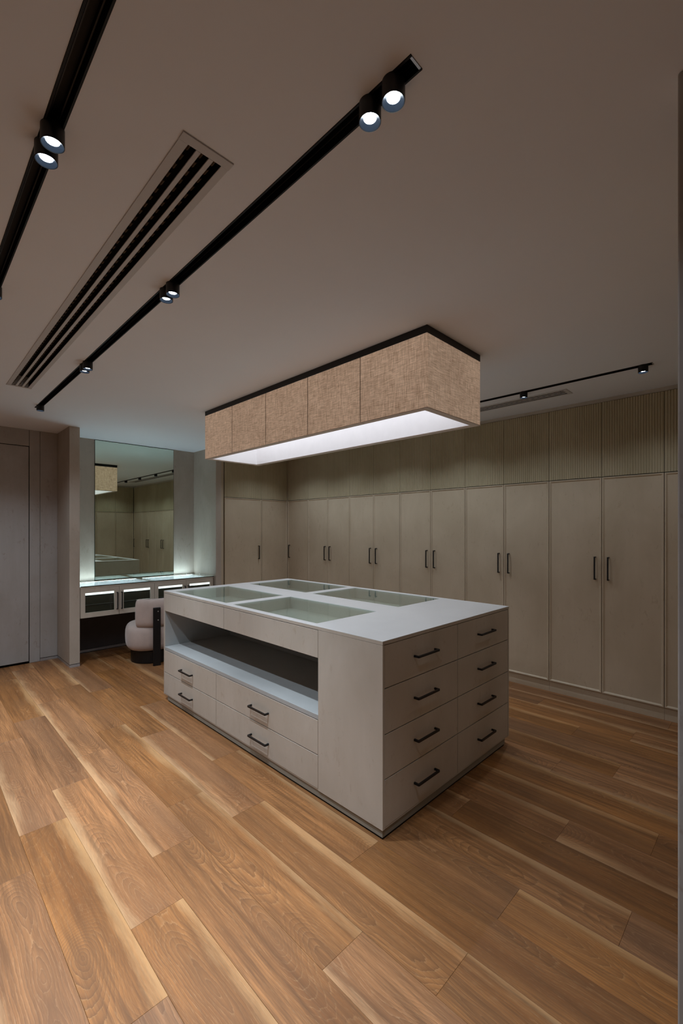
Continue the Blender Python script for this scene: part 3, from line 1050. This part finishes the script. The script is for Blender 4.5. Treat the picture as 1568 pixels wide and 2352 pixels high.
# ------------------------------------------------------------------ armchair
ch = thing('chair', 'cream round-seated upholstered chair with a black slab back post, at the vanity behind the island', 'chair', (2.135, 5.37, 0))
def rot(p, a=-15):
    c, s = math.cos(math.radians(a)), math.sin(math.radians(a))
    return (ch.location.x + p[0] * c - p[1] * s, ch.location.y + p[0] * s + p[1] * c, p[2])
def rotbm(bm):
    for v in bm.verts:
        v.co = Vector(rot(v.co))
bm = BM()
lathe(bm, [(0.235, 0.0005), (0.245, 0.008), (0.245, 0.140), (0.235, 0.150)], (0, 0, 0), 48)
rotbm(bm)
obj('base', bm, M['black'], ch, smooth=False)
# seat: puffy squircle
bm = BM()
seg = 56
def sq(r, a, n=2.7):
    c, s = math.cos(a), math.sin(a)
    k = (abs(c) ** n + abs(s) ** n) ** (-1.0 / n)
    return r * k * c, r * k * s
prof = []
for i in range(13):
    th = math.pi * (-0.5 + i / 12)
    cs, sn = math.cos(th), math.sin(th)
    e = lambda v: math.copysign(abs(v) ** 0.62, v)
    prof.append((0.185 + 0.118 * e(cs), 0.300 + 0.152 * e(sn)))
rings = []
for r, z in prof:
    rings.append([bm.verts.new((*sq(r, 2 * math.pi * i / seg), z)) for i in range(seg)])
for a_, b_ in zip(rings, rings[1:]):
    ring_faces(bm, a_, b_)
for R_, zz in ((rings[0], 0.148), (rings[-1], 0.456)):
    cv_ = bm.verts.new((0, 0, zz))
    for i in range(seg):
        bm.faces.new((R_[i], R_[(i + 1) % seg], cv_))
rotbm(bm)
obj('seat', bm, M['cloth'], ch, smooth=True)
# seat piping
bm = BM()
rings = []
for j in range(8):
    t_ = 2 * math.pi * j / 8
    rings.append([bm.verts.new((*sq(0.286 + 0.005 * math.cos(t_), 2 * math.pi * i / seg), 0.393 + 0.005 * math.sin(t_))) for i in range(seg)])
for j in range(8):
    ring_faces(bm, rings[j], rings[(j + 1) % 8])
rotbm(bm)
obj('seat_piping', bm, M['cloth'], ch, smooth=True)
# back rest: curved bolster, rounded section swept on an arc
bm = BM()
secn = 28
R0 = 0.262
arc = 46
secs = []
for k in range(33):
    u = -1 + 2 * k / 32
    ang = math.radians(-90 + arc * u)
    endk = min(1.0, (1 - abs(u)) * 7.5)
    kk = math.sqrt(max(0.0, 1 - (1 - endk) ** 2)) if endk < 1 else 1.0
    kz = 0.80 + 0.20 * kk
    kt = 0.22 + 0.78 * kk
    sec = []
    for i in range(secn):
        a_ = 2 * math.pi * i / secn
        ee = lambda v, p: math.copysign(abs(v) ** p, v)
        rr_ = R0 + 0.062 * kt * ee(math.cos(a_), 0.65)
        zz = 0.592 + 0.160 * kz * ee(math.sin(a_), 0.5)
        sec.append(bm.verts.new((rr_ * math.cos(ang), rr_ * math.sin(ang), zz)))
    secs.append(sec)
for a_, b_ in zip(secs, secs[1:]):
    ring_faces(bm, a_, b_)
bm.faces.new(secs[0])
bm.faces.new(secs[-1][::-1])
rotbm(bm)
obj('backrest', bm, M['cloth'], ch, smooth=True)
# black slab post behind, with two bolts
bm = BM()
bbox(bm, -0.040, 0.040, -0.356, -0.327, 0.0005, 0.662, 0.004, 2)
rotbm(bm)
post = obj('back_post', bm, M['black'], ch)
for z in (0.520, 0.620):
    bm = BM()
    lathe(bm, [(0.0065, -0.002), (0.0065, 0.0), (0.004, 0.002)], (0, 0, 0), 16)
    bmesh.ops.rotate(bm, verts=bm.verts, matrix=Matrix.Rotation(math.radians(90), 3, 'X'))
    bmesh.ops.translate(bm, verts=bm.verts, vec=(0.012, -0.3575, z))
    rotbm(bm)
    obj('bolt', bm, M['bolt'], post)
# base foot joining post and drum
bm = BM()
bbox(bm, -0.040, 0.040, -0.3265, -0.2465, 0.03, 0.12, 0.003)
rotbm(bm)
obj('foot_bracket', bm, M['black'], ch)
# side slabs carrying the ends of the back rest
for s in (-1, 1):
    bm = BM()
    ang = math.radians(-90 + s * (arc + 3))
    bbox(bm, -0.020, 0.020, -0.012, 0.012, 0.535, 0.600, 0.003)
    bmesh.ops.rotate(bm, verts=bm.verts, matrix=Matrix.Rotation(ang + math.pi / 2, 3, 'Z'))
    bmesh.ops.translate(bm, verts=bm.verts, vec=(R0 * math.cos(ang), R0 * math.sin(ang), 0))
    rotbm(bm)
    obj('end_bracket', bm, M['black'], ch)
